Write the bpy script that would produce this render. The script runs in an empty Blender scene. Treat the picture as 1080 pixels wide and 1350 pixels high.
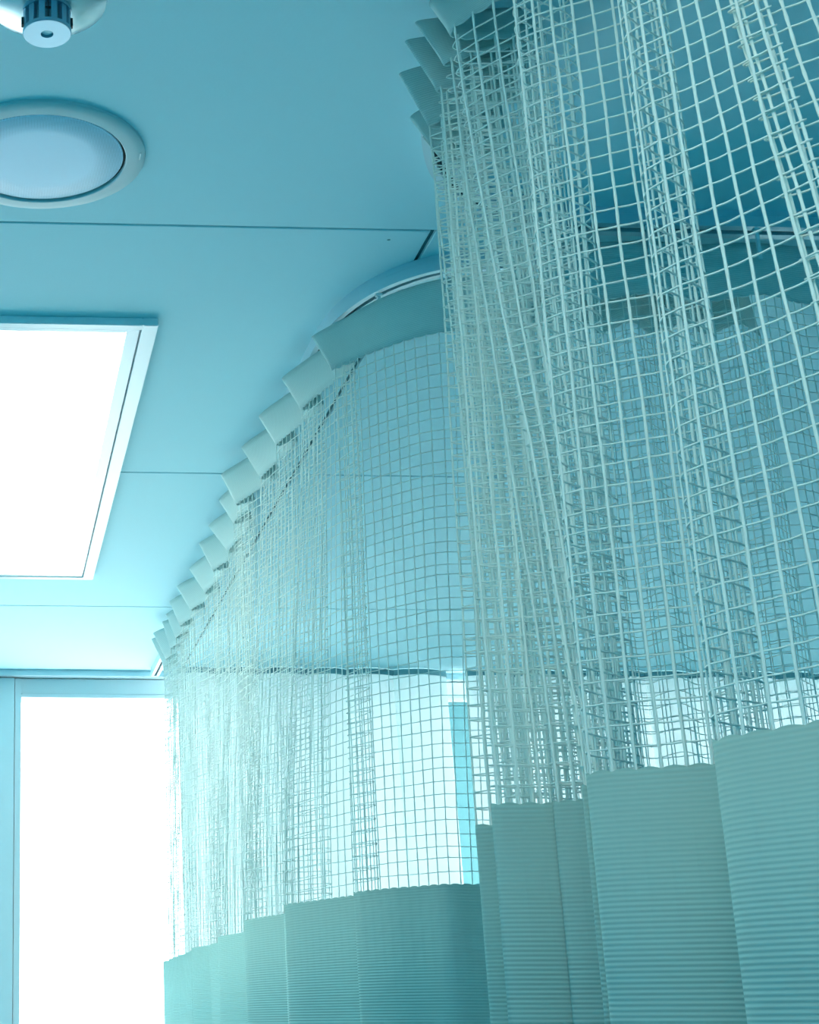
import bpy, bmesh, math, random
import numpy as np
from mathutils import Matrix, Vector

random.seed(7)
rng = np.random.default_rng(7)
scene = bpy.context.scene
COL = scene.collection

# ------------------------------------------------------------------ camera
S = 0.91            # one unit of the plan below (one ceiling board) in metres
CAMZ = 1.49         # camera height; the ceiling lies one board width above it
CEIL = CAMZ + S
PITCH, ROLL, YAW = 0.309134, 0.000915, 0.0401074
_f = Vector((math.sin(YAW)*math.cos(PITCH), math.cos(YAW)*math.cos(PITCH), math.sin(PITCH)))
_r = Vector((math.cos(YAW), -math.sin(YAW), 0.0))
_u = _r.cross(_f)
r2 = _r*math.cos(ROLL) + _u*math.sin(ROLL)
u2 = -_r*math.sin(ROLL) + _u*math.cos(ROLL)
cam_data = bpy.data.cameras.new('camera')
cam = bpy.data.objects.new('camera', cam_data)
COL.objects.link(cam)
m = Matrix((( r2.x, u2.x, -_f.x, 0.0), (r2.y, u2.y, -_f.y, 0.0), (r2.z, u2.z, -_f.z, CAMZ), (0, 0, 0, 1)))
cam.matrix_world = m
cam_data.sensor_fit = 'VERTICAL'
cam_data.sensor_height = 36.0
cam_data.sensor_width = 36.0
cam_data.lens = 2134.9/1350*36.0
cam_data.shift_x = (540-59.34)/1350
cam_data.clip_start = 0.02
scene.camera = cam

# ------------------------------------------------------------------ world, exposure
world = bpy.data.worlds.new('daylight')
scene.world = world
world.use_nodes = True
bg = world.node_tree.nodes['Background']
bg.inputs['Color'].default_value = (0.88, 0.99, 1.0, 1)
bg.inputs['Strength'].default_value = 5.7
vs = scene.view_settings
vs.view_transform = 'Standard'
vs.look = 'None'
vs.gamma = 1.0
vs.use_curve_mapping = False
vs.exposure = 0.0


def P3(x, y, z):
    """plan units (camera at origin) -> metres"""
    return (x*S, y*S, CAMZ + z*S)


# ------------------------------------------------------------------ materials
def new_mat(name):
    mt = bpy.data.materials.new(name)
    mt.use_nodes = True
    nt = mt.node_tree
    return mt, nt, nt.nodes['Principled BSDF']


def simple(name, col, rough=0.6, metal=0.0, spec=0.5):
    mt, nt, b = new_mat(name)
    b.inputs['Base Color'].default_value = (*col, 1)
    b.inputs['Roughness'].default_value = rough
    b.inputs['Metallic'].default_value = metal
    b.inputs['Specular IOR Level'].default_value = spec
    return mt


def noise_bump(mt, scale, strength, dist=0.001):
    nt = mt.node_tree
    b = nt.nodes['Principled BSDF']
    tc = nt.nodes.new('ShaderNodeTexCoord')
    n = nt.nodes.new('ShaderNodeTexNoise')
    n.inputs['Scale'].default_value = scale
    n.inputs['Detail'].default_value = 3
    bp = nt.nodes.new('ShaderNodeBump')
    bp.inputs['Strength'].default_value = strength
    bp.inputs['Distance'].default_value = dist
    nt.links.new(tc.outputs['Object'], n.inputs['Vector'])
    nt.links.new(n.outputs['Fac'], bp.inputs['Height'])
    nt.links.new(bp.outputs['Normal'], b.inputs['Normal'])
    return mt


def ceiling_mat():
    mt = simple('ceiling_board_paint', (0.49, 0.80, 0.86), 0.75, 0, 0.3)
    noise_bump(mt, 260, 0.25, 0.0006)
    nt = mt.node_tree
    b = nt.nodes['Principled BSDF']
    tc = nt.nodes.new('ShaderNodeTexCoord')
    v = nt.nodes.new('ShaderNodeTexVoronoi')
    v.inputs['Scale'].default_value = 5.0
    rmp = nt.nodes.new('ShaderNodeMapRange')
    rmp.inputs['From Min'].default_value = 0.008
    rmp.inputs['From Max'].default_value = 0.013
    mix = nt.nodes.new('ShaderNodeMix')
    mix.data_type = 'RGBA'
    mix.inputs['A'].default_value = (0.12, 0.3, 0.33, 1)
    mix.inputs['B'].default_value = (0.49, 0.80, 0.86, 1)
    nt.links.new(tc.outputs['Object'], v.inputs['Vector'])
    nt.links.new(v.outputs['Distance'], rmp.inputs['Value'])
    nt.links.new(rmp.outputs['Result'], mix.inputs['Factor'])
    nt.links.new(mix.outputs['Result'], b.inputs['Base Color'])
    return mt


def cloth(name, col, trans, ribs=0.0, ribscale=0.0038, transp=0.0):
    """diffuse + translucent cloth; ribs = strength of the fine horizontal rib relief"""
    mt = bpy.data.materials.new(name)
    mt.use_nodes = True
    nt = mt.node_tree
    nt.nodes.clear()
    out = nt.nodes.new('ShaderNodeOutputMaterial')
    d = nt.nodes.new('ShaderNodeBsdfDiffuse')
    t = nt.nodes.new('ShaderNodeBsdfTranslucent')
    d.inputs['Color'].default_value = (*col, 1)
    t.inputs['Color'].default_value = (*col, 1)
    mx = nt.nodes.new('ShaderNodeMixShader')
    mx.inputs['Fac'].default_value = trans
    nt.links.new(d.outputs[0], mx.inputs[1])
    nt.links.new(t.outputs[0], mx.inputs[2])
    last = mx
    if transp > 0:
        tp = nt.nodes.new('ShaderNodeBsdfTransparent')
        m2 = nt.nodes.new('ShaderNodeMixShader')
        m2.inputs['Fac'].default_value = transp
        nt.links.new(mx.outputs[0], m2.inputs[1])
        nt.links.new(tp.outputs[0], m2.inputs[2])
        last = m2
    nt.links.new(last.outputs[0], out.inputs['Surface'])
    if ribs > 0:
        uv = nt.nodes.new('ShaderNodeUVMap')
        sep = nt.nodes.new('ShaderNodeSeparateXYZ')
        nt.links.new(uv.outputs['UV'], sep.inputs[0])
        mul = nt.nodes.new('ShaderNodeMath')
        mul.operation = 'MULTIPLY'
        mul.inputs[1].default_value = 2*math.pi/ribscale
        nt.links.new(sep.outputs['Y'], mul.inputs[0])
        sn = nt.nodes.new('ShaderNodeMath')
        sn.operation = 'SINE'
        nt.links.new(mul.outputs[0], sn.inputs[0])
        bp = nt.nodes.new('ShaderNodeBump')
        bp.inputs['Strength'].default_value = ribs
        bp.inputs['Distance'].default_value = 0.0006
        nt.links.new(sn.outputs[0], bp.inputs['Height'])
        nt.links.new(bp.outputs['Normal'], d.inputs['Normal'])
        nt.links.new(bp.outputs['Normal'], t.inputs['Normal'])
        # colour follows the rib wave, darker between the ribs
        mr = nt.nodes.new('ShaderNodeMapRange')
        mr.inputs['From Min'].default_value = -1
        mr.inputs['From Max'].default_value = 1
        cm = nt.nodes.new('ShaderNodeMix')
        cm.data_type = 'RGBA'
        cm.inputs['A'].default_value = (col[0]*0.82, col[1]*0.90, col[2]*0.91, 1)
        cm.inputs['B'].default_value = (*col, 1)
        nt.links.new(sn.outputs[0], mr.inputs['Value'])
        nt.links.new(mr.outputs['Result'], cm.inputs['Factor'])
        nt.links.new(cm.outputs['Result'], d.inputs['Color'])
        nt.links.new(cm.outputs['Result'], t.inputs['Color'])
    return mt


def emit(name, col, strength):
    mt = bpy.data.materials.new(name)
    mt.use_nodes = True
    nt = mt.node_tree
    nt.nodes.clear()
    out = nt.nodes.new('ShaderNodeOutputMaterial')
    e = nt.nodes.new('ShaderNodeEmission')
    e.inputs['Color'].default_value = (*col, 1)
    e.inputs['Strength'].default_value = strength
    nt.links.new(e.outputs[0], out.inputs[0])
    return mt


def pane_mat(name='window_glass', tint=(1, 1, 1)):
    mt = bpy.data.materials.new(name)
    mt.use_nodes = True
    nt = mt.node_tree
    nt.nodes.clear()
    out = nt.nodes.new('ShaderNodeOutputMaterial')
    tp = nt.nodes.new('ShaderNodeBsdfTransparent')
    tp.inputs['Color'].default_value = (*tint, 1)
    g = nt.nodes.new('ShaderNodeBsdfGlossy')
    g.inputs['Roughness'].default_value = 0.02
    mx = nt.nodes.new('ShaderNodeMixShader')
    mx.inputs['Fac'].default_value = 0.04
    nt.links.new(tp.outputs[0], mx.inputs[1])
    nt.links.new(g.outputs[0], mx.inputs[2])
    nt.links.new(mx.outputs[0], out.inputs[0])
    return mt


def grille_mat():
    """perforated metal: fine rows of holes"""
    mt, nt, b = new_mat('speaker_grille_metal')
    b.inputs['Roughness'].default_value = 0.45
    tc = nt.nodes.new('ShaderNodeTexCoord')
    v = nt.nodes.new('ShaderNodeTexVoronoi')
    v.inputs['Scale'].default_value = 620
    v.inputs['Randomness'].default_value = 0.0
    rmp = nt.nodes.new('ShaderNodeMapRange')
    rmp.inputs['From Min'].default_value = 0.28
    rmp.inputs['From Max'].default_value = 0.42
    mix = nt.nodes.new('ShaderNodeMix')
    mix.data_type = 'RGBA'
    mix.inputs['A'].default_value = (0.22, 0.42, 0.52, 1)
    mix.inputs['B'].default_value = (0.58, 0.84, 1.0, 1)
    nt.links.new(tc.outputs['Object'], v.inputs['Vector'])
    nt.links.new(v.outputs['Distance'], rmp.inputs['Value'])
    nt.links.new(rmp.outputs['Result'], mix.inputs['Factor'])
    nt.links.new(mix.outputs['Result'], b.inputs['Base Color'])
    return mt


M_CEIL = ceiling_mat()
M_SEAM = simple('seam_backing', (0.08, 0.2, 0.22), 0.9)
M_WALL = noise_bump(simple('wall_paint', (0.13, 0.58, 0.68), 0.8), 180, 0.2, 0.0006)
M_WALLB = noise_bump(simple('window_wall_paint', (0.80, 0.90, 0.92), 0.7), 180, 0.2, 0.0006)
M_FLOOR = noise_bump(simple('vinyl_floor', (0.02, 0.36, 0.46), 0.5), 60, 0.1, 0.0005)
M_FRAME = simple('window_frame_paint', (0.80, 0.88, 0.91), 0.4)
M_MULL = simple('mullion_enamel', (0.16, 0.36, 0.40), 0.6, 0, 0.2)
M_GLASS = pane_mat()
M_TINT = pane_mat('fill_tint_glass', (0.03, 0.38, 0.47))  # glass of the added rear window, turns its fill light teal
M_RAIL = simple('rail_aluminium', (0.52, 0.70, 0.76), 0.38, 0.35)
M_RAILDARK = simple('rail_slot', (0.02, 0.06, 0.07), 0.7)
M_WHITE = simple('white_plastic', (0.80, 0.88, 0.89), 0.4)
M_LAMPFRAME = simple('lamp_frame_enamel', (0.80, 0.90, 0.92), 0.3)
M_LAMP = emit('lamp_diffuser_glow', (0.88, 1.0, 0.93), 5.4)
M_CHROME = simple('brushed_steel', (0.34, 0.52, 0.62), 0.32, 0.8)
M_CHROMED = simple('dark_steel', (0.16, 0.30, 0.34), 0.35, 0.8)
M_CUP = simple('polished_cup', (0.45, 0.62, 0.67), 0.18, 0.5)
M_BLACK = simple('black_slot', (0.01, 0.02, 0.02), 0.8)
M_MIRROR = simple('steel_plug', (0.9, 0.97, 1.0), 0.1, 0.2)
M_RIM = simple('speaker_rim_plastic', (0.42, 0.62, 0.65), 0.5)
M_GRILLE = grille_mat()
M_THREAD = cloth('mesh_thread', (0.82, 0.94, 0.89), 0.17)
M_HEADER = cloth('header_tape', (0.68, 0.83, 0.81), 0.34, 0.3, 0.0026)
M_FABRIC = cloth('ribbed_curtain_cloth', (0.46, 0.72, 0.69), 0.36, 0.35, 0.0031)
M_SHEER = cloth('sheer_drape_cloth', (0.90, 0.98, 0.97), 0.22, 0.0, 0.003, 0.0)
M_HEADSHADE = cloth('drape_heading_shade', (0.30, 0.50, 0.54), 0.02)  # shade of the gap at the ceiling, put into the tape colour
M_HOOK = simple('white_hook_plastic', (0.75, 0.85, 0.86), 0.4)


# ------------------------------------------------------------------ helpers
def link(name, me, mat, parent=None, smooth=False):
    if mat is not None:
        me.materials.append(mat)
    if smooth:
        me.polygons.foreach_set('use_smooth', [True]*len(me.polygons))
    o = bpy.data.objects.new(name, me)
    COL.objects.link(o)
    if parent is not None:
        o.parent = parent
    return o


def from_bm(name, bm, mat, parent=None, smooth=False):
    me = bpy.data.meshes.new(name)
    bmesh.ops.recalc_face_normals(bm, faces=bm.faces)
    bm.to_mesh(me)
    bm.free()
    return link(name, me, mat, parent, smooth)


def add_box(bm, x0, x1, y0, y1, z0, z1):
    vs_ = [bm.verts.new(p) for p in ((x0, y0, z0), (x1, y0, z0), (x1, y1, z0), (x0, y1, z0),
                                     (x0, y0, z1), (x1, y0, z1), (x1, y1, z1), (x0, y1, z1))]
    for f in ((0, 3, 2, 1), (4, 5, 6, 7), (0, 1, 5, 4), (1, 2, 6, 5), (2, 3, 7, 6), (3, 0, 4, 7)):
        bm.faces.new([vs_[i] for i in f])


def box(name, a, b, mat, parent=None, bevel=0.0):
    bm = bmesh.new()
    add_box(bm, min(a[0], b[0]), max(a[0], b[0]), min(a[1], b[1]), max(a[1], b[1]), min(a[2], b[2]), max(a[2], b[2]))
    if bevel > 0:
        bmesh.ops.bevel(bm, geom=bm.edges[:], offset=bevel, segments=2, affect='EDGES')
    return from_bm(name, bm, mat, parent)


def lathe(name, prof, mat, parent=None, n=64, smooth=True, squash=None):
    """prof: list of (radius, z); closed where radius is 0"""
    bm = bmesh.new()
    rings = []
    for r, z in prof:
        if r <= 1e-6:
            rings.append([bm.verts.new((0, 0, z))])
        else:
            rings.append([bm.verts.new((r*math.cos(2*math.pi*i/n), r*math.sin(2*math.pi*i/n), z)) for i in range(n)])
    for a, b in zip(rings[:-1], rings[1:]):
        for i in range(n):
            j = (i+1) % n
            if len(a) == 1 and len(b) == 1:
                continue
            if len(a) == 1:
                bm.faces.new((a[0], b[i], b[j]))
            elif len(b) == 1:
                bm.faces.new((a[i], b[0], a[j]))
            else:
                bm.faces.new((a[i], b[i], b[j], a[j]))
    o = from_bm(name, bm, mat, parent, smooth)
    if smooth:
        o.data.set_sharp_from_angle(angle=math.radians(35))
    return o


def tag(o, label=None, cat=None, group=None, kind=None):
    if label:
        o['label'] = label
    if cat:
        o['category'] = cat
    if group:
        o['group'] = group
    if kind:
        o['kind'] = kind
    return o


def empty(name, loc):
    o = bpy.data.objects.new(name, None)
    o.location = loc
    o.empty_display_size = 0.1
    COL.objects.link(o)
    return o


def struct(o, label):
    return tag(o, label=label, kind='structure')


def np_mesh(name, verts, quads, mat, parent=None, smooth=True, uvs=None):
    me = bpy.data.meshes.new(name)
    nv, nq = len(verts), len(quads)
    me.vertices.add(nv)
    me.vertices.foreach_set('co', np.asarray(verts, np.float32).ravel())
    me.loops.add(nq*4)
    me.loops.foreach_set('vertex_index', np.asarray(quads, np.int32).ravel())
    me.polygons.add(nq)
    me.polygons.foreach_set('loop_start', np.arange(nq, dtype=np.int32)*4)
    me.update(calc_edges=True)
    if uvs is not None:
        lay = me.uv_layers.new(name='UVMap')
        lay.data.foreach_set('uv', np.asarray(uvs, np.float32)[np.asarray(quads).ravel()].ravel())
    me.validate()
    return link(name, me, mat, parent, smooth)


def tubes(lines, ax, ay, sides=4):
    """lines: (n, k, 3) centre lines; ax, ay: (n, k, 3) half-axes of the cross-section"""
    n, k, _ = lines.shape
    ang = np.arange(sides)*2*np.pi/sides + np.pi/sides
    v = lines[:, :, None, :] + ax[:, :, None, :]*np.cos(ang)[None, None, :, None] + ay[:, :, None, :]*np.sin(ang)[None, None, :, None]
    idx = np.arange(n*k*sides).reshape(n, k, sides)
    a = idx[:, :-1, :]
    b = idx[:, 1:, :]
    a2 = np.roll(a, -1, axis=2)
    b2 = np.roll(b, -1, axis=2)
    q = np.stack([a, a2, b2, b], -1).reshape(-1, 4)
    return v.reshape(-1, 3), q


def catmull(pts, sub):
    """centripetal Catmull-Rom through (n,2) points, sub samples per span"""
    p = np.asarray(pts, float)
    p = np.vstack([2*p[0]-p[1], p, 2*p[-1]-p[-2]])
    out = []
    for i in range(1, len(p)-2):
        p0, p1, p2, p3 = p[i-1], p[i], p[i+1], p[i+2]
        t0 = 0
        t1 = t0 + max(np.linalg.norm(p1-p0), 1e-6)**0.5
        t2 = t1 + max(np.linalg.norm(p2-p1), 1e-6)**0.5
        t3 = t2 + max(np.linalg.norm(p3-p2), 1e-6)**0.5
        for t in np.linspace(t1, t2, sub, endpoint=False):
            A1 = (t1-t)/(t1-t0)*p0 + (t-t0)/(t1-t0)*p1
            A2 = (t2-t)/(t2-t1)*p1 + (t-t1)/(t2-t1)*p2
            A3 = (t3-t)/(t3-t2)*p2 + (t-t2)/(t3-t2)*p3
            B1 = (t2-t)/(t2-t0)*A1 + (t-t0)/(t2-t0)*A2
            B2 = (t3-t)/(t3-t1)*A2 + (t-t1)/(t3-t1)*A3
            out.append((t2-t)/(t2-t1)*B1 + (t-t1)/(t2-t1)*B2)
    out.append(p[-2])
    return np.array(out)


# ------------------------------------------------------------------ room shell
XL, XR, YR, YW = -2.3, 3.0, -2.2, 4.70      # side walls, rear wall, window wall (plan units)
FZ = -CAMZ/S                                # floor in plan units
T = 0.10/S


def pbox(name, x0, x1, y0, y1, z0, z1, mat, parent=None, bevel=0.0):
    return box(name, P3(x0, y0, z0), P3(x1, y1, z1), mat, parent, bevel)


struct(pbox('floor', XL, XR, YR, YW, FZ-T, FZ, M_FLOOR), 'teal vinyl floor of the ward')
wl = struct(pbox('wall_left', XL-T, XL, YR, YW, FZ, 1.0, M_WALL), 'painted side wall left of the ceiling lamp')
struct(pbox('wall_right', XR, XR+T, YR, YW, FZ, 1.0, M_WALL), 'painted side wall behind the hung curtains')
RX0, RX1, RZ0, RZ1 = -2.0, 2.2, -0.75, 0.90       # opening added in the unseen rear wall to let in teal fill light
wr = struct(pbox('wall_rear', XL-T, RX0, YR-T, YR, FZ, 1.0, M_WALL), 'painted wall with an added window opening, opposite the bright window')
for nm, q in (('wall_pier', (RX1, XR+T, FZ, 1.0)), ('wall_head', (RX0, RX1, RZ1, 1.0)), ('wall_apron', (RX0, RX1, FZ, RZ0))):
    pbox(nm, q[0], q[1], YR-T, YR, q[2], q[3], M_WALL, wr)
w2 = struct(empty('fill_window_rear', P3((RX0+RX1)/2, YR, RZ0)), 'added teal-tinted window in the unseen rear wall, for fill light')
for i in range(4):
    xa = RX0+(RX1-RX0)*i/4
    o = pbox('pane', xa+0.02, xa+(RX1-RX0)/4-0.02, YR-0.06, YR-0.055, RZ0, RZ1, M_TINT)
    o.data.transform(Matrix.Translation(-Vector(w2.location)))
    o.parent = w2
    o = pbox('mullion', xa-0.02, xa+0.02, YR-0.09, YR-0.02, RZ0, RZ1, M_FRAME)
    o.data.transform(Matrix.Translation(-Vector(w2.location)))
    o.parent = w2

# ceiling: dark backing with boards of 2 x 1 plan units, real gaps between them
ceil = struct(pbox('ceiling', XL-T, XR+T, YR-T, YW+0.3, 1.006, 1.05, M_SEAM), 'pale blue board ceiling with dark straight seams')
gx, gy = 0.0036, 0.0022
xsA, xsB = [XL, -1.413, 0.587, 2.587, XR], [XL, -0.413, 1.587, XR]      # staggered from row to row
ys = [YR, -1.107, -0.107, 0.893, 1.893, 2.876, 3.892, YW+0.04]
pm = {}
for j in range(len(ys)-1):
    xs = xsA if j in (1, 4, 5, 6) else xsB
    for i in range(len(xs)-1):
        a, b_ = P3(xs[i]+gx, ys[j]+gy, 1.0), P3(xs[i+1]-gx, ys[j+1]-gy, 1.006)
        w, d = b_[0]-a[0], b_[1]-a[1]
        key = (round(w, 4), round(d, 4))
        if key not in pm:
            bm = bmesh.new()
            add_box(bm, -w/2, w/2, -d/2, d/2, 0, b_[2]-a[2])
            bmesh.ops.bevel(bm, geom=[e for e in bm.edges if abs(e.verts[0].co.z) < 1e-6 and abs(e.verts[1].co.z) < 1e-6], offset=0.0008, segments=1, affect='EDGES')
            me = bpy.data.meshes.new('ceiling_panel')
            bmesh.ops.recalc_face_normals(bm, faces=bm.faces)
            bm.to_mesh(me)
            bm.free()
            me.materials.append(M_CEIL)
            pm[key] = me
        o = bpy.data.objects.new('ceiling_panel', pm[key])
        COL.objects.link(o)
        o.parent = ceil
        o.location = ((a[0]+b_[0])/2, (a[1]+b_[1])/2, a[2])

# window wall with one wide opening
WX0, WX1, WZ0, WZ1 = 0.119, 2.78, -1.10, 0.932
VX0, VX1 = -2.15, -0.12              # unseen window added beyond the pier to spread more daylight
wb = struct(pbox('wall_back', VX1, WX0-0.10, YW, YW+0.16, FZ, 1.0, M_WALLB), 'pale window wall with a wide opening and an added one')
for nm, q in (('wall_pier', (WX1+0.04, XR+T, FZ, 1.0)), ('wall_head', (WX0-0.10, WX1+0.04, 0.992, 1.0)), ('wall_apron', (WX0-0.10, WX1+0.04, FZ, WZ0-0.04)),
              ('wall_pier', (XL-T, VX0, FZ, 1.0)), ('wall_head', (VX0, VX1, WZ1, 1.0)), ('wall_apron', (VX0, VX1, FZ, WZ0-0.04))):
    pbox(nm, q[0], q[1], YW, YW+0.16, q[2], q[3], M_WALLB, wb)
win = struct(empty('window_1', P3((WX0+WX1)/2, YW, WZ0)), 'wide window with pale painted frame and bright panes')


def wpart(name, x0, x1, y0, y1, z0, z1, mat, bevel=0.0015):
    o = pbox(name, x0, x1, y0, y1, z0, z1, mat, None, bevel)
    o.data.transform(Matrix.Translation(-Vector(win.location)))
    o.parent = win
    return o


wpart('jamb_casing', 0.019, 0.099, YW-0.012, YW+0.10, WZ0-0.04, 0.985, M_FRAME)
wpart('jamb', 0.1005, WX0, YW-0.004, YW+0.10, WZ0-0.04, 0.985, M_FRAME)
wpart('jamb', WX1, WX1+0.04, YW, YW+0.10, WZ0-0.04, 0.985, M_FRAME)
wpart('frame_head', WX0, WX1, YW+0.020, YW+0.10, 0.944, 0.990, M_FRAME)
wpart('head_bead', WX0, WX1, YW+0.012, YW+0.10, WZ1, 0.9425, M_FRAME)
wpart('window_sill', WX0-0.1, WX1+0.04, YW-0.06, YW+0.10, WZ0-0.04, WZ0, M_FRAME)
mull = [0.945, 1.43, 2.02]
for x in mull:
    wpart('mullion', x-0.034, x+0.034, YW+0.03, YW+0.085, WZ0, WZ1, M_MULL)
edges = [WX0] + mull + [WX1]
for a, b_ in zip(edges[:-1], edges[1:]):
    wpart('pane', a+0.012, b_-0.012, YW+0.055, YW+0.060, WZ0+0.005, WZ1-0.003, M_GLASS, 0)
w3 = struct(empty('fill_window_left', P3((VX0+VX1)/2, YW, WZ0)), 'added unseen window beyond the pale pier, for more daylight')
for i in range(2):
    xa, xb = VX0+(VX1-VX0)*i/2, VX0+(VX1-VX0)*(i+1)/2
    for nm, q, mt in (('pane', (xa+0.03, xb-0.03, YW+0.055, YW+0.060, WZ0, WZ1), M_GLASS), ('mullion', (xa, xa+0.03, YW+0.03, YW+0.085, WZ0, WZ1), M_FRAME), ('mullion', (xb-0.03, xb, YW+0.03, YW+0.085, WZ0, WZ1), M_FRAME)):
        o = pbox(nm, *q, mt)
        o.data.transform(Matrix.Translation(-Vector(w3.location)))
        o.parent = w3


# ------------------------------------------------------------------ rails
def sweep(path, prof, closed_ends=True):
    """path (n,2) metres, prof list of (offset along left normal, z) metres -> verts, quads"""
    path = np.asarray(path, float)
    tg = np.gradient(path, axis=0)
    tg /= np.linalg.norm(tg, axis=1)[:, None]
    nr = np.stack([-tg[:, 1], tg[:, 0]], 1)
    pr = np.asarray(prof, float)
    n, k = len(path), len(pr)
    v = np.zeros((n, k, 3))
    v[:, :, :2] = path[:, None, :] + nr[:, None, :]*pr[None, :, :1]
    v[:, :, 2] = pr[None, :, 1]
    idx = np.arange(n*k).reshape(n, k)
    a, b_ = idx[:-1], idx[1:]
    q = np.stack([a, np.roll(a, -1, 1), np.roll(b_, -1, 1), b_], -1).reshape(-1, 4)
    return v.reshape(-1, 3), q


def arc(cx, cy, r, a0, a1, n=24):
    t = np.radians(np.linspace(a0, a1, n))
    return np.stack([cx+r*np.cos(t), cy+r*np.sin(t)], 1)


def rail(name, path, label, hgt=0.022, wid=0.018, top=1.0, group=None):
    path = np.asarray(path)*S
    mid = path[len(path)//2]
    z1 = CAMZ + top*S
    root = empty(name, (mid[0], mid[1], z1-hgt))
    tag(root, label, 'curtain rail', group)
    off = np.array([mid[0], mid[1], z1-hgt])
    w = wid/2
    prof = [(-w, z1), (-w, z1-hgt*0.35), (-w-0.0015, z1-hgt*0.40), (-w-0.0015, z1-hgt), (-w*0.35, z1-hgt), (-w*0.35, z1-hgt+0.006), (w*0.35, z1-hgt+0.006), (w*0.35, z1-hgt),
            (w+0.0015, z1-hgt), (w+0.0015, z1-hgt*0.40), (w, z1-hgt*0.35), (w, z1)]
    v, q = sweep(path, prof)
    o = np_mesh('channel', v-off, q, M_RAIL, root, False)
    o.data.set_sharp_from_angle(angle=math.radians(30))
    v, q = sweep(path, [(-w*0.33, z1-hgt+0.0075), (-w*0.33, z1-hgt+0.0045), (w*0.33, z1-hgt+0.0045), (w*0.33, z1-hgt+0.0075)])
    np_mesh('slot', v-off, q, M_RAILDARK, root, False)
    for e, d in ((path[0], path[0]-path[1]), (path[-1], path[-1]-path[-2])):
        bm = bmesh.new()
        add_box(bm, -w-0.002, w+0.002, -0.003, 0.003, -hgt-0.001, 0)
        c = from_bm('end_cap', bm, M_WHITE, root)
        c.location = Vector((e[0], e[1], z1)) - Vector(root.location)
        c.rotation_euler.z = math.atan2(d[1], d[0]) - math.pi/2
    return root


def dens(a, b_, n):
    return np.linspace(a, b_, n)


# rail of the window-side bed: from the window wall, round the corner, off to the right
pathA = np.vstack([dens((0.505, 4.60), (0.505, 2.30), 20)[:-1], catmull([(0.505, 2.30), (0.507, 2.20), (0.518, 2.12), (0.545, 2.045), (0.575, 2.002), (0.610, 1.972), (0.66, 1.952), (0.75, 1.940), (0.90, 1.936)], 8)[:-1], dens((0.90, 1.936), (2.55, 1.930), 12)])
rail('curtain_rail', pathA, 'metal curtain rail bending from the window round the pale far curtain')
# rail of the other bed: mirrored corner
pathB = np.vstack([dens((0.487, -0.6), (0.487, 1.40), 18)[:-1], catmull([(0.487, 1.40), (0.490, 1.50), (0.503, 1.58), (0.521, 1.642), (0.546, 1.70), (0.586, 1.755), (0.65, 1.805), (0.74, 1.830), (0.860, 1.835)], 8)[:-1], dens((0.860, 1.835), (2.55, 1.835), 12)])
rail('curtain_rail', pathB, 'metal curtain rail carrying the curtain with the large open mesh', 0.022, 0.027)
# drape rail along the window
rw = np.array([(XL+0.1, 4.648), (0.3, 4.648), (1.0, 4.648), (XR-0.1, 4.648)])
rail('drape_rail', rw, 'straight white drape rail along the top of the window', 0.016, 0.016)


# ------------------------------------------------------------------ privacy curtains
CELL = 0.0139
ZT, ZM, ZL = 0.963, 0.885, 0.163      # header top, header bottom, top of the closed cloth
ZB = (0.32-CAMZ)/S                    # hem


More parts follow.
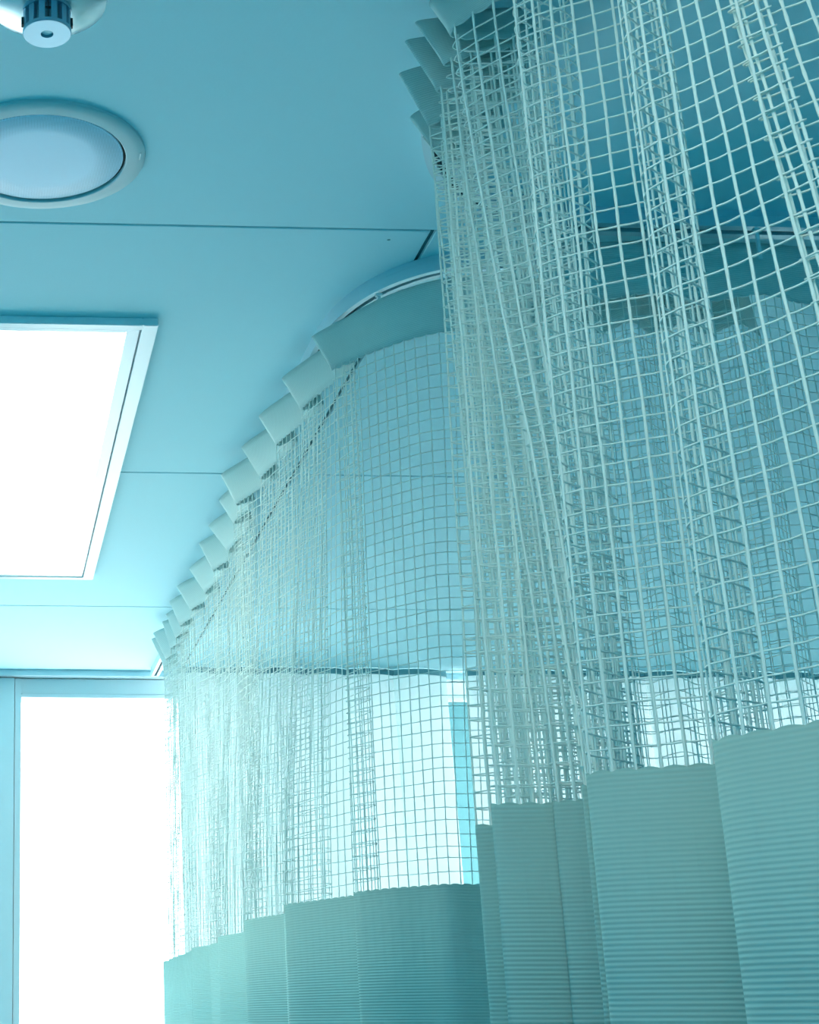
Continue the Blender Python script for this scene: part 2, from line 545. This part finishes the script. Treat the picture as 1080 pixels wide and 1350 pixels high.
def make_curtain(name, label, ctrlT, ctrlM, ctrlL, ctrlB=None, seed=1, vw=0.00075, vt=0.0005, hw=0.00058, wob=0.0005, hooks=None, HS=3):
    r = np.random.default_rng(seed)
    sub = 24
    cT, cM, cL = (catmull(c, sub)*S for c in (ctrlT, ctrlM, ctrlL))
    cB = catmull(ctrlB, sub)*S if ctrlB is not None else cL
    seg = 0.5*(np.linalg.norm(np.diff(cM, axis=0), axis=1) + np.linalg.norm(np.diff(cL, axis=0), axis=1))
    s = np.concatenate([[0], np.cumsum(seg)])
    N = int(round(s[-1]/CELL))
    sv = np.linspace(0, s[-1], N*HS+1)

    def rs(c):
        return np.stack([np.interp(sv, s, c[:, 0]), np.interp(sv, s, c[:, 1])], 1)
    T_, M_, L_, B_ = rs(cT), rs(cM), rs(cL), rs(cB)
    zT, zM, zL, zB = (CAMZ+z*S for z in (ZT, ZM, ZL, ZB))
    org = np.array([M_[:, 0].mean(), M_[:, 1].mean(), zB])
    root = empty(name, org)
    tag(root, label, 'curtain')

    def plan(w):
        """plan curve at fraction w (0 header bottom .. 1 closed cloth), w array (k,) -> (n,k,2)"""
        e = w*w*(3-2*w)*0.55 + w*0.45
        return M_[:, None, :]*(1-e)[None, :, None] + L_[:, None, :]*e[None, :, None]

    def frame(c):
        t = np.gradient(c, axis=0)
        t /= np.maximum(np.linalg.norm(t, axis=-1, keepdims=True), 1e-9)
        n = np.stack([-t[..., 1], t[..., 0]], -1)
        return t, n
    rows = int(round((zM-zL)/CELL))
    # --- vertical threads: one per cell
    K = rows*2+1
    w = np.linspace(-0.003, 1.006, K)
    pl = plan(np.clip(w, 0, 1))
    tg, nm = frame(pl)
    vi = np.arange(N+1)*HS
    c3 = np.zeros((N+1, K, 3))
    c3[:, :, :2] = pl[vi]
    c3[:, :, 2] = (zM + (zL-zM)*w)[None, :]
    # yarn waviness
    ph = r.uniform(0, 6.28, (N+1, 1))
    kk = np.arange(K)[None, :]
    wv = wob*(np.sin(kk*0.16+ph) + 0.35*np.sin(kk*0.61+ph*2.3))
    wv *= np.sin(np.pi*np.clip(w, 0, 1))[None, :]**0.3
    c3[:, :, :2] += tg[vi]*wv[:, :, None]
    ax = np.zeros((N+1, K, 3))
    ay = np.zeros((N+1, K, 3))
    wid = vw*(1+0.18*np.sin(kk*np.pi+ph))          # pinched between the crossings
    ax[:, :, :2] = tg[vi]*wid[:, :, None]
    ay[:, :, :2] = nm[vi]*vt
    v1, q1 = tubes(c3, ax, ay, 6 if vw > 0.001 else 4)
    # --- horizontal threads
    zr = np.arange(1, rows)/rows
    pl = plan(zr)
    tg, nm = frame(pl)
    n = len(sv)
    c3 = np.zeros((rows-1, n, 3))
    c3[:, :, :2] = np.transpose(pl + nm*(vt*0.8), (1, 0, 2))
    c3[:, :, 2] = (zM + (zL-zM)*zr)[:, None]
    ph = r.uniform(0, 6.28, (rows-1, 1))
    ii = np.arange(n)[None, :]
    c3[:, :, 2] += 0.0009*np.sin(ii*0.021+ph) + 0.0006*np.sin(ii*0.11+ph*1.7) - 0.0004*np.abs(np.sin(ii*np.pi/HS))
    ax = np.zeros_like(c3)
    ay = np.zeros_like(c3)
    ax[:, :, :2] = np.transpose(nm, (1, 0, 2))*hw
    ay[:, :, 2] = hw
    v2, q2 = tubes(c3, ax, ay, 4)
    mesh = np_mesh('open_mesh', np.vstack([v1, v2])-org, np.vstack([q1, q2+len(v1)]), M_THREAD, root, True)
    mesh['kind'] = 'stuff'

    # --- closed sheets
    def sheet(nm_, ca, cb, za, zb, k, mat, scal_a, scal_b, thick, ease=False):
        f = np.linspace(0, 1, k)
        vv = np.zeros((n, k, 3))
        g = f*f*(3-2*f) if ease else f
        vv[:, :, :2] = ca[:, None, :]*(1-g)[None, :, None] + cb[:, None, :]*g[None, :, None]
        vv[:, :, 2] = za + (zb-za)*f[None, :]
        sc = np.abs(np.sin(ii[0]*np.pi/HS))
        vv[:, 0, 2] += scal_a*sc
        vv[:, -1, 2] -= scal_b*sc
        idx = np.arange(n*k).reshape(n, k)
        q = np.stack([idx[:-1, :-1], idx[:-1, 1:], idx[1:, 1:], idx[1:, :-1]], -1).reshape(-1, 4)
        uv = np.stack([np.repeat(sv, k), vv[:, :, 2].ravel()], 1)
        o = np_mesh(nm_, vv.reshape(-1, 3)-org, q, mat, root, True, uv)
        md = o.modifiers.new('thickness', 'SOLIDIFY')
        md.thickness = thick
        md.offset = 0
        return o
    head = sheet('header_tape', T_, M_, zT, zM, 7, M_HEADER, 0, 0.0022, 0.0014)
    sheet('cloth_panel', L_, B_, zL, zB, 12, M_FABRIC, 0.0016, 0, 0.0014)
    # --- hooks between the rail slot and the header
    for x, y in (hooks or []):
        bm = bmesh.new()
        add_box(bm, -0.002, 0.002, -0.0015, 0.0015, -0.030, 0.0105)
        add_box(bm, -0.004, 0.004, -0.003, 0.003, 0.006, 0.009)
        h = from_bm('hook', bm, M_HOOK, head)
        h.location = Vector((x*S, y*S, zT)) - Vector(org)
    return root


def pleats(tipsT, tipsM, tipsL, vM=(0.027, -0.029), vT=(0.042, -0.03)):
    """knife pleats: tip lists run away from the camera -> towards it (each L tip = (x, y, valley dx, valley dy))"""
    cT, cM, cL = [], [], []
    for i in range(len(tipsM)):
        for lst, tp in ((cT, tipsT), (cM, tipsM)):
            lst.append(tp[i][:2])
        cL.append(tipsL[i][:2])
        if i+1 < len(tipsM):
            vt_ = tipsT[i+1][2:] or vT
            vm_ = tipsM[i+1][2:] or vM
            cT.append((tipsT[i+1][0]+vt_[0], tipsT[i+1][1]+vt_[1]))
            cM.append((tipsM[i+1][0]+vm_[0], tipsM[i+1][1]+vm_[1]))
            q = tipsL[i+1]
            cL.append((q[0]+q[2], q[1]+q[3]))
    return cT, cM, cL


# --- far curtain: straight run from the window, then round the corner
tT = [(.470, 4.17), (.441, 4.085), (.439, 4.020), (.449, 3.900), (.451, 3.825), (.445, 3.70), (.446, 3.563), (.457, 3.416), (.451, 3.218), (.455, 3.096), (.453, 2.93), (.434, 2.78), (.449, 2.634), (.454, 2.484), (.463, 2.321), (.476, 2.161)]
tM = [(.480, 4.15), (.468, 4.05), (.464, 3.97), (.462, 3.85), (.462, 3.74), (.458, 3.616), (.463, 3.467), (.477, 3.322), (.467, 3.142), (.480, 3.01), (.461, 2.822), (.448, 2.71), (.468, 2.568), (.465, 2.404), (.475, 2.248), (.487, 2.092)]
F = (.012, -.03)
D_ = (.058, -.03)
tL = [(.474, 4.26, *D_), (.474, 4.13, *F), (.470, 4.02, *F), (.470, 3.90, *F), (.472, 3.78, *F), (.466, 3.66, *F), (.459, 3.55, *D_), (.475, 3.40, *F), (.472, 3.25, *F), (.455, 3.13, *D_), (.470, 2.93, *F), (.462, 2.79, *F), (.426, 2.64, *D_), (.455, 2.46, *F), (.428, 2.30, *D_), (.472, 2.07, .028, -.022)]
cT, cM, cL = pleats(tT, tM, tL)
# corner and the part that runs to the right
crn = [(.522, 2.040), (.554, 1.999), (.587, 1.968), (.622, 1.952), (.66, 1.944)]
cT += [(.512, 2.085), (.548, 2.02), (.583, 1.982), (.622, 1.955), (.66, 1.946)]
cM += crn
cL += [(.500, 2.005), (.530, 1.968), (.556, 1.938), (.588, 1.938), (.640, 1.930)]
x = .70
k = 0
while x < 1.05:
    a = .022 if k % 2 else -.016
    cT.append((x, 1.936+a*0.7))
    cM.append((x+(0.012 if k % 2 else 0), 1.930+a))
    cL.append((x+(0.02 if k % 2 else 0), 1.925+a*1.3))
    x += .036
    k += 1
hooksA = [(q[0]+.03, q[1]-.02) for q in tT[1:]] + [(.545, 2.03), (.62, 1.958), (.75, 1.936), (.86, 1.936), (.97, 1.935)]
make_curtain('privacy_curtain', 'pale pleated hospital curtain running from the window round the curved rail corner', cT, cM, cL, seed=3, hooks=hooksA)

# --- near curtain: bunched at its far edge, opening out towards the camera
bT = [(.492, 1.600), (.468, 1.561, .09, .0), (.434, 1.475, .09, .0), (.425, 1.415, .10, .0), (.427, 1.382, .10, .0), (.435, 1.355, .09, .0), (.425, 1.14, .07, .03), (.440, .985, .07, .03)]
bM = [(.488, 1.520), (.466, 1.487, .085, .0), (.452, 1.447, .09, .0), (.443, 1.381, .10, .0), (.437, 1.335, .10, .0), (.430, 1.287, .09, .0), (.420, 1.10, .075, .06), (.440, .955, .065, .07)]
bL = [(.450, 1.400, 0, 0), (.419, 1.367, .07, .005), (.425, 1.30, .08, .01), (.391, 1.231, .09, .03), (.433, 1.215, .07, .0), (.425, 1.13, .06, .045), (.409, 1.076, .06, .055), (.438, .946, .062, .055)]
cT, cM, cL = pleats(bT, bM, bL)
cT += [(.470, .95), (.500, .930), (.486, .955), (.525, .925), (.60, .89), (.585, .78), (.66, .72)]
cM += [(.468, .925), (.499, .905), (.486, .930), (.524, .897), (.60, .865), (.585, .76), (.66, .70)]
cL += [(.468, .875), (.502, .792), (.488, .822), (.532, .772), (.63, .70), (.60, .60), (.68, .54)]
hooksB = [(q[0]+.05, q[1]) for q in bT[1:]]
make_curtain('privacy_curtain', 'sage hospital curtain with large open mesh, bunched beside the round speaker', cT, cM, cL, seed=5, vw=0.0011, vt=0.0007, hw=0.0007, wob=0.0006, hooks=hooksB, HS=6)

# --- third curtain on the straight part of that rail, behind the near one
cT, cM, cL = [], [], []
x = .70
k = 0
while x < 1.75:
    a = .012 if k % 2 else -.012
    cT.append((x, 1.842+a*0.3))
    cM.append((x, 1.838+a))
    cL.append((x+(0.02 if k % 2 else 0), 1.83+a*1.8))
    x += .07
    k += 1
hooksC = [(q[0], q[1]-.02) for q in cT[::2]]
make_curtain('privacy_curtain', 'curtain with dark header on the straight rail, seen through the large open mesh', cT, cM, cL, seed=9, hooks=hooksC)


# ------------------------------------------------------------------ sheer drape in front of the window
def drape(x0, x1, label, seed):
    r = np.random.default_rng(seed)
    root = empty('sheer_drape', P3((x0+x1)/2, 4.60, WZ0-0.3))
    tag(root, label, 'drape')
    pts = []
    x = x0
    wds = r.uniform(.10, .16, max(3, round((x1-x0)/.13)))
    for wdt in wds*(x1-x0-.01)/wds.sum():
        pts += [(x, 4.59), (x+wdt*0.45, 4.572), (x+wdt*0.86, 4.588), (x+wdt*1.06, 4.612), (x+wdt*0.92, 4.624)]
        x += wdt
    c = catmull(pts, 6)*S
    n = len(c)
    zt, zb = CAMZ+0.990*S, CAMZ+(WZ0-0.3)*S
    k = 14
    f = np.linspace(0, 1, k)
    vv = np.zeros((n, k, 3))
    vv[:, :, :2] = c[:, None, :]
    vv[:, :, 0] += 0.012*np.sin(f*2.2)[None, :]*np.sin(np.arange(n)*0.05)[:, None]
    vv[:, :, 2] = zt+(zb-zt)*f[None, :]
    idx = np.arange(n*k).reshape(n, k)
    q = np.stack([idx[:-1, :-1], idx[:-1, 1:], idx[1:, 1:], idx[1:, :-1]], -1).reshape(-1, 4)
    np_mesh('drape_cloth', vv.reshape(-1, 3)-np.array(root.location), q, M_SHEER, root, True)
    # heading tape, coloured dark to draw the shaded line under the ceiling
    vv2 = vv[:, :2, :].copy()
    vv2[:, :, 1] -= 0.0025
    vv2[:, 0, 2] = CEIL-0.0015
    vv2[:, 1, 2] = zt-0.008
    idx = np.arange(n*2).reshape(n, 2)
    q = np.stack([idx[:-1, :-1], idx[:-1, 1:], idx[1:, 1:], idx[1:, :-1]], -1).reshape(-1, 4)
    np_mesh('heading_tape', vv2.reshape(-1, 3)-np.array(root.location), q, M_HEADSHADE, root, True)


drape(0.57, 1.362, 'sheer pale drape over the window beside the bare pane', 2)
drape(1.410, 2.75, 'wide sheer pale drape covering the part of the window away from the bare pane', 4)

# ------------------------------------------------------------------ ceiling lamp
def ceiling_lamp(lx0, lx1, ly0, ly1, label):
    lt = 0.0125     # how far it stands below the ceiling
    lamp = empty('ceiling_lamp', P3((lx0+lx1)/2, (ly0+ly1)/2, 1.0-lt))
    tag(lamp, label, 'lamp')
    lo = Vector(lamp.location)

    def lpart(name, x0, x1, y0, y1, z0, z1, mat, bev=0.001):
        o = pbox(name, x0, x1, y0, y1, z0, z1, mat, None, bev)
        o.data.transform(Matrix.Translation(-lo))
        o.parent = lamp
        return o
    fw = 0.023
    lpart('frame_side', lx1-fw, lx1, ly0, ly1, 1-lt, 1.0, M_LAMPFRAME)
    lpart('frame_side', lx0, lx0+fw, ly0, ly1, 1-lt, 1.0, M_LAMPFRAME)
    lpart('frame_end', lx0+fw, lx1-fw, ly0, ly0+0.018, 1-lt, 1.0, M_LAMPFRAME)
    lpart('frame_end', lx0+fw, lx1-fw, ly1-0.018, ly1, 1-lt, 1.0, M_LAMPFRAME)
    g = 0.003
    ix0, ix1, iy0, iy1 = lx0+fw+g, lx1-fw-g, ly0+0.018+g, ly1-0.018-g
    tw = 0.019
    lpart('inner_trim', ix1-tw, ix1, iy0, iy1, 1-lt+0.002, 1.0, M_LAMPFRAME)
    lpart('inner_trim', ix0, ix0+tw, iy0, iy1, 1-lt+0.002, 1.0, M_LAMPFRAME)
    lpart('inner_trim', ix0+tw, ix1-tw, iy0, iy0+0.012, 1-lt+0.002, 1.0, M_LAMPFRAME)
    lpart('inner_trim', ix0+tw, ix1-tw, iy1-0.012, iy1, 1-lt+0.002, 1.0, M_LAMPFRAME)
    lpart('diffuser', ix0+tw, ix1-tw, iy0+0.012, iy1-0.012, 1-lt+0.003, 1-0.002, M_LAMP, 0)
    lpart('back_plate', lx0+0.004, lx1-0.004, ly0+0.004, ly1-0.004, 1-0.001, 1.0, M_FRAME, 0)
    return lamp


ceiling_lamp(-0.45, 0.255, 2.181, 3.60, 'large square-edged white ceiling lamp with a glowing diffuser, near the window')
ceiling_lamp(-0.45, 0.255, -0.62, 0.80, 'added unseen fill lamp behind the camera, built like the ceiling lamp')  # added out of view to light the near curtain from the front

# ------------------------------------------------------------------ ceiling speaker
sp = empty('ceiling_speaker', P3(0.064, 1.723, 1.0))
tag(sp, 'round ceiling speaker with fine grille and plain rim', 'speaker')
R = 0.1255*S
rim = lathe('rim', [(R*0.812, -0.001), (R*0.812, -0.0050), (R*0.822, -0.0060), (R*0.90, -0.0056), (R*0.975, -0.0045), (R*0.995, -0.0032), (R, 0.0)], M_RIM, sp, 96)
lathe('groove', [(R*0.775, -0.0012), (R*0.818, -0.0012)], M_BLACK, sp, 96)
lathe('grille', [(0, -0.0058), (R*0.5, -0.0054), (R*0.77, -0.0045), (R*0.785, -0.0035), (R*0.785, -0.0005)], M_GRILLE, sp, 96)
# small embossed mark on the rim
bm = bmesh.new()
add_box(bm, -0.0006, 0.0006, -0.007, 0.007, -0.0010, 0.0012)
mk = from_bm('rim_mark', bm, M_CHROMED, rim)
mk.location = (R*0.94, -0.012, -0.0045)

# ------------------------------------------------------------------ sprinkler
sk = empty('sprinkler', P3(0.0575, 1.392, 1.0))
tag(sk, 'round polished sprinkler head with a slotted steel body', 'sprinkler')
lathe('cup', [(0.0545, 0.0), (0.0550, -0.004), (0.0550, -0.014), (0.0540, -0.018), (0.050, -0.0205), (0.040, -0.0235), (0.026, -0.0255), (0, -0.0260)], M_CUP, sk, 72)
core = lathe('core', [(0.0172, -0.018), (0.0172, -0.046)], M_CHROMED, sk, 48)
lathe('collar', [(0.0, -0.0245), (0.0225, -0.0245), (0.0225, -0.0285), (0.0172, -0.0285)], M_CHROME, sk, 48)
for i in range(12):
    a = 2*math.pi*(i+0.5)/12
    bm = bmesh.new()
    add_box(bm, -0.0030, 0.0030, -0.0022, 0.0022, -0.0470, -0.0260)
    bmesh.ops.bevel(bm, geom=bm.edges[:], offset=0.0004, segments=1, affect='EDGES')
    b_ = from_bm('post', bm, M_CHROME, core)
    b_.location = (0.0192*math.cos(a), 0.0192*math.sin(a), 0)
    b_.rotation_euler.z = a - math.pi/2
lathe('deflector', [(0.0058, -0.046), (0.0058, -0.0500), (0.0215, -0.0500), (0.0222, -0.0492), (0.0222, -0.0465), (0.0, -0.0465)], M_CHROME, sk, 64)
lathe('plug', [(0, -0.0478), (0.0048, -0.0476), (0.0055, -0.0466)], M_MIRROR, sk, 32)
bm = bmesh.new()
add_box(bm, -0.0024, 0.0024, -0.0216, -0.0205, -0.0372, -0.0352)
add_box(bm, -0.0004, 0.0004, -0.0216, -0.0205, -0.0452, -0.0260)
from_bm('key_slot', bm, M_BLACK, sk)
for s_ in (-1, 1):
    bm = bmesh.new()
    add_box(bm, s_*0.0222-0.0012, s_*0.0222+0.0012, -0.0025, 0.0025, -0.042, -0.034)
    from_bm('side_clip', bm, M_BLACK, sk)
